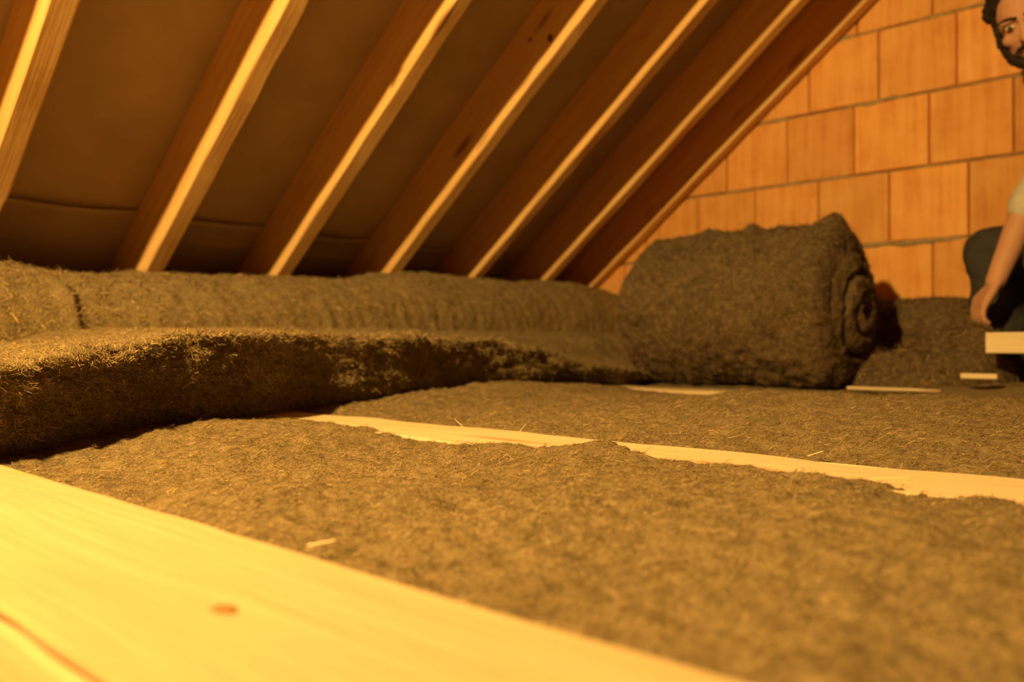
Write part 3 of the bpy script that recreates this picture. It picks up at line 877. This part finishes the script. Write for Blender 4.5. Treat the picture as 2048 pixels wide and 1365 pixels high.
tag(gs, 'dark brown wool strip along the foot of the brick gable, right of the roll', 'insulation', G2)
fibres('wool_fibres', PG, 9000, gs, M_FIBD, dens=lambda p: (p[..., 0] > -1.0) * 1.0, length=(0.01, 0.04), width=(0.0004, 0.0009), lift=0.005, flip=True, seed=12)

# the roll -------------------------------------------------------------
RY, RZ, RR = 2.42, 0.238, 0.236
RXA, RXB = -1.535, -0.855
def make_roll():
    root = empty('wool_roll', ((RXA + RXB) / 2, RY, 0.0))
    tag(root, 'thick brown wool roll with a spiral end, standing in front of the brick gable', 'insulation roll')
    th = np.linspace(0, 2 * np.pi, 200, endpoint=False)
    xs = np.linspace(RXA, RXB, 130)
    X, T = np.meshgrid(xs, th, indexing='ij')
    e = np.minimum(X - RXA, RXB - X)
    q = np.clip(e / 0.075, 0, 1)
    rr = RR - 0.062 * (1 - np.sqrt(np.clip(1 - (1 - q) ** 2, 0, 1)))
    sq = 1 + 0.035 * np.cos(2 * T) - 0.02 * np.sin(T)        # it sags a little under its own weight
    Y = RY + rr * np.cos(T) * sq; Z = RZ + rr * np.sin(T) * (2 - sq)
    P = np.stack([X, Y, Z], -1)
    d = 0.016 * fbm(P, 7, 2, 12) + 0.013 * fbm(P, 22, 3, 15, .6) + 0.008 * fbm(P, 60, 3, 18, .6)
    # lump of loose wool on top near the right end, the seam of the outer turn
    d = d + 0.028 * np.exp(-((X - (RXB - 0.055)) / 0.040) ** 2 - ((T - 1.62) / 0.16) ** 2)
    d = d + 0.018 * np.exp(-((X + 1.15) / 0.025) ** 2 - ((T - 1.75) / 0.1) ** 2) + 0.014 * np.exp(-((X + 1.30) / 0.03) ** 2 - ((T - 1.75) / 0.12) ** 2)
    rad = np.stack([0 * T, np.cos(T), np.sin(T)], -1)
    P = P + rad * d[..., None]
    P[..., 2] = np.maximum(P[..., 2], 0.004 + 0.003 * fbm(P, 30, 2, 1))
    n, m = P.shape[:2]
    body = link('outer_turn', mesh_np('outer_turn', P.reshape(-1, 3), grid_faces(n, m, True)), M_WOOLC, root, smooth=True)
    Pw = np.concatenate([P, P[:, :1]], 1)
    fibres('wool_fibres', Pw, 26000, body, M_FIBD, length=(0.008, 0.028), width=(0.0003, 0.0007), lift=0.004, stand=0.10, flip=True, seed=21)
    # coiled ends: spiral groove pressed into the end face
    for side, xe in ((1, RXB), (-1, RXA)):
        rad_n = 60
        f = np.linspace(1, 0.0, rad_n)
        F_, T2 = np.meshgrid(f, th, indexing='ij')
        edge = P[-1] if side > 0 else P[0]
        cy, cz = RY + 0.008, RZ - 0.004
        Y2 = cy + (edge[None, :, 1] - cy) * F_
        Z2 = cz + (edge[None, :, 2] - cz) * F_
        r2 = np.hypot(Y2 - cy, Z2 - cz)
        pitch = 0.060
        Q2 = np.stack([0 * Y2, Y2, Z2], -1)
        wob = 0.012 * fbm(Q2, 7, 2, 7)
        s = ((r2 + wob) / pitch - side * T2 / (2 * np.pi)) % 1.0
        groove = np.exp(-((s - 0.5) / 0.13) ** 2)
        inner = np.clip((0.165 - r2) / 0.03, 0, 1) + 0.12
        part = np.clip(0.75 + 0.8 * fbm(Q2, 9, 2, 25), 0.35, 1.1)
        core = np.exp(-(r2 / 0.026) ** 2)
        bulge = 0.045 * (1 - F_ ** 2) ** 1.0 * (F_ < 1)
        dx = bulge - 0.085 * groove * np.clip(inner, 0, 1) * part - 0.07 * core + (0.008 * fbm(Q2, 14, 2, 3) + 0.005 * fbm(Q2, 55, 2, 6)) * (F_ < 0.999)
        X2 = xe + side * dx
        PE2 = np.stack([X2, Y2, Z2], -1)
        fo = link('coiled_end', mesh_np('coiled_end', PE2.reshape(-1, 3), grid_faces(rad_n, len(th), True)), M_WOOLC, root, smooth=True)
        if side > 0:
            fibres('wool_fibres', PE2[:-3], 3000, fo, M_FIBD, length=(0.008, 0.02), width=(0.0003, 0.0007), lift=0.005, stand=0.12, seed=23)
    return root
make_roll()

# crumpled loose end right of the roll
def z_tail(X, Y):
    P = np.stack([X, Y, 0 * X], -1)
    u = (X + 0.71) / 0.25; v = (Y - 2.56) / 0.15
    r = np.clip(1 - (np.abs(u) ** 2.6 + np.abs(v) ** 2.6), 0, 1) ** 0.5
    top = interp(X, [-0.95, -0.86, -0.76, -0.70, -0.62, -0.56, -0.51, -0.45], [0.10, 0.105, 0.10, 0.11, 0.135, 0.19, 0.25, 0.25])
    return -0.03 + r * (top + 0.035) + (0.05 * fbm(P, 13, 2, 5) + 0.03 * fbm(P, 36, 3, 9)) * r
xs = np.arange(-0.95, -0.455, 0.006); ys = np.arange(2.40, 2.72, 0.006)
X, Y = np.meshgrid(xs, ys, indexing='ij')
PT = np.stack([X, Y, z_tail(X, Y)], -1)
n, m = PT.shape[:2]
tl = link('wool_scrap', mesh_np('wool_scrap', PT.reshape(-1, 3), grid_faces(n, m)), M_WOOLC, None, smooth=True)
tag(tl, 'crumpled dark heap of loose wool at the right foot of the roll', 'insulation')
fibres('wool_fibres', PT, 7000, tl, M_FIBD, length=(0.01, 0.04), width=(0.0004, 0.001), lift=0.006, stand=0.15, seed=31)

# ------------------------------------------------------------------ plank, blocks, lath
def box_obj(name, lo, hi, mat, seed=1, parent=None):
    me = beam_mesh(name, hi[0] - lo[0], hi[1] - lo[1], hi[2] - lo[2], 24, seed, bev=0.002, wob=0.001)
    o = bpy.data.objects.new(name, me); me.materials.append(mat); C.objects.link(o)
    o.location = (lo[0], lo[1], hi[2])
    if parent: o.parent = parent
    return o
pl = box_obj('walking_plank', (-0.505, 2.36, 0.108), (0.9, 2.50, 0.161), M_PLANK, 5)
tag(pl, 'thick pale plank lying in front of the crouching person', 'plank')
for k, (xa, lb) in enumerate(((-0.40, 'short timber block under the left end of the pale plank'), (0.62, 'short timber block under the far right end of the pale plank'))):
    bl = box_obj('timber_block', (xa, 2.42, 0.0), (xa + 0.06, 2.49, 0.1075), M_RAFTER, 20 + k)
    tag(bl, lb, 'block', 'blocks under the plank')
la = box_obj('wooden_lath', (-0.545, 2.285, 0.045), (-0.465, 2.31, 0.058), M_PLANK, 9)
tag(la, 'thin pale lath on the wool below the plank', 'lath')

lb = box_obj('wooden_lath', (-0.84, 2.325, 0.006), (-0.60, 2.340, 0.014), M_PLANK, 11)
tag(lb, 'long thin pale lath half sunk in the wool at the right foot of the roll', 'lath')
bpy.data.objects['wooden_lath']['group'] = lb['group'] = 'thin laths on the wool'

# loose straws and chips
def straw(pos, d, L, r, label, mat):
    d = Vector(d).normalized()
    bm = bmesh.new()
    bmesh.ops.create_cone(bm, cap_ends=True, segments=6, radius1=r, radius2=r * 0.6, depth=L)
    for v in bm.verts: v.co.x += 0.15 * L * (v.co.z / L) ** 2
    me = bpy.data.meshes.new('wood_splinter'); bm.to_mesh(me); bm.free()
    o = link('wood_splinter', me, mat)
    o.location = pos; o.rotation_euler = d.to_track_quat('Z', 'X').to_euler()
    tag(o, label, 'splinter', 'loose wood splinters')
straw((-0.452, 0.318, -0.002), (0.9, 0.35, 0.25), 0.022, 0.0013, 'pale wood splinter lying in the wool beside the foreground joist', M_JOIST)
straw((-0.935, 0.915, 0.004), (-0.9, 0.1, 0.45), 0.026, 0.0007, 'thin curled splinter at the back edge of the middle joist, left one', M_JOIST)
straw((-0.80, 0.915, 0.006), (0.6, 0.3, 0.8), 0.016, 0.0006, 'short upright splinter at the back edge of the middle joist', M_JOIST)
straw((-0.365, 0.915, 0.006), (0.85, 0.25, 0.35), 0.018, 0.0008, 'tiny pale splinter behind the right half of the middle joist', M_JOIST)
straw((-0.25, 0.80, 0.004), (0.9, 0.1, 0.15), 0.035, 0.0007, 'thin splinter lying on the right end of the middle joist', M_JOIST)
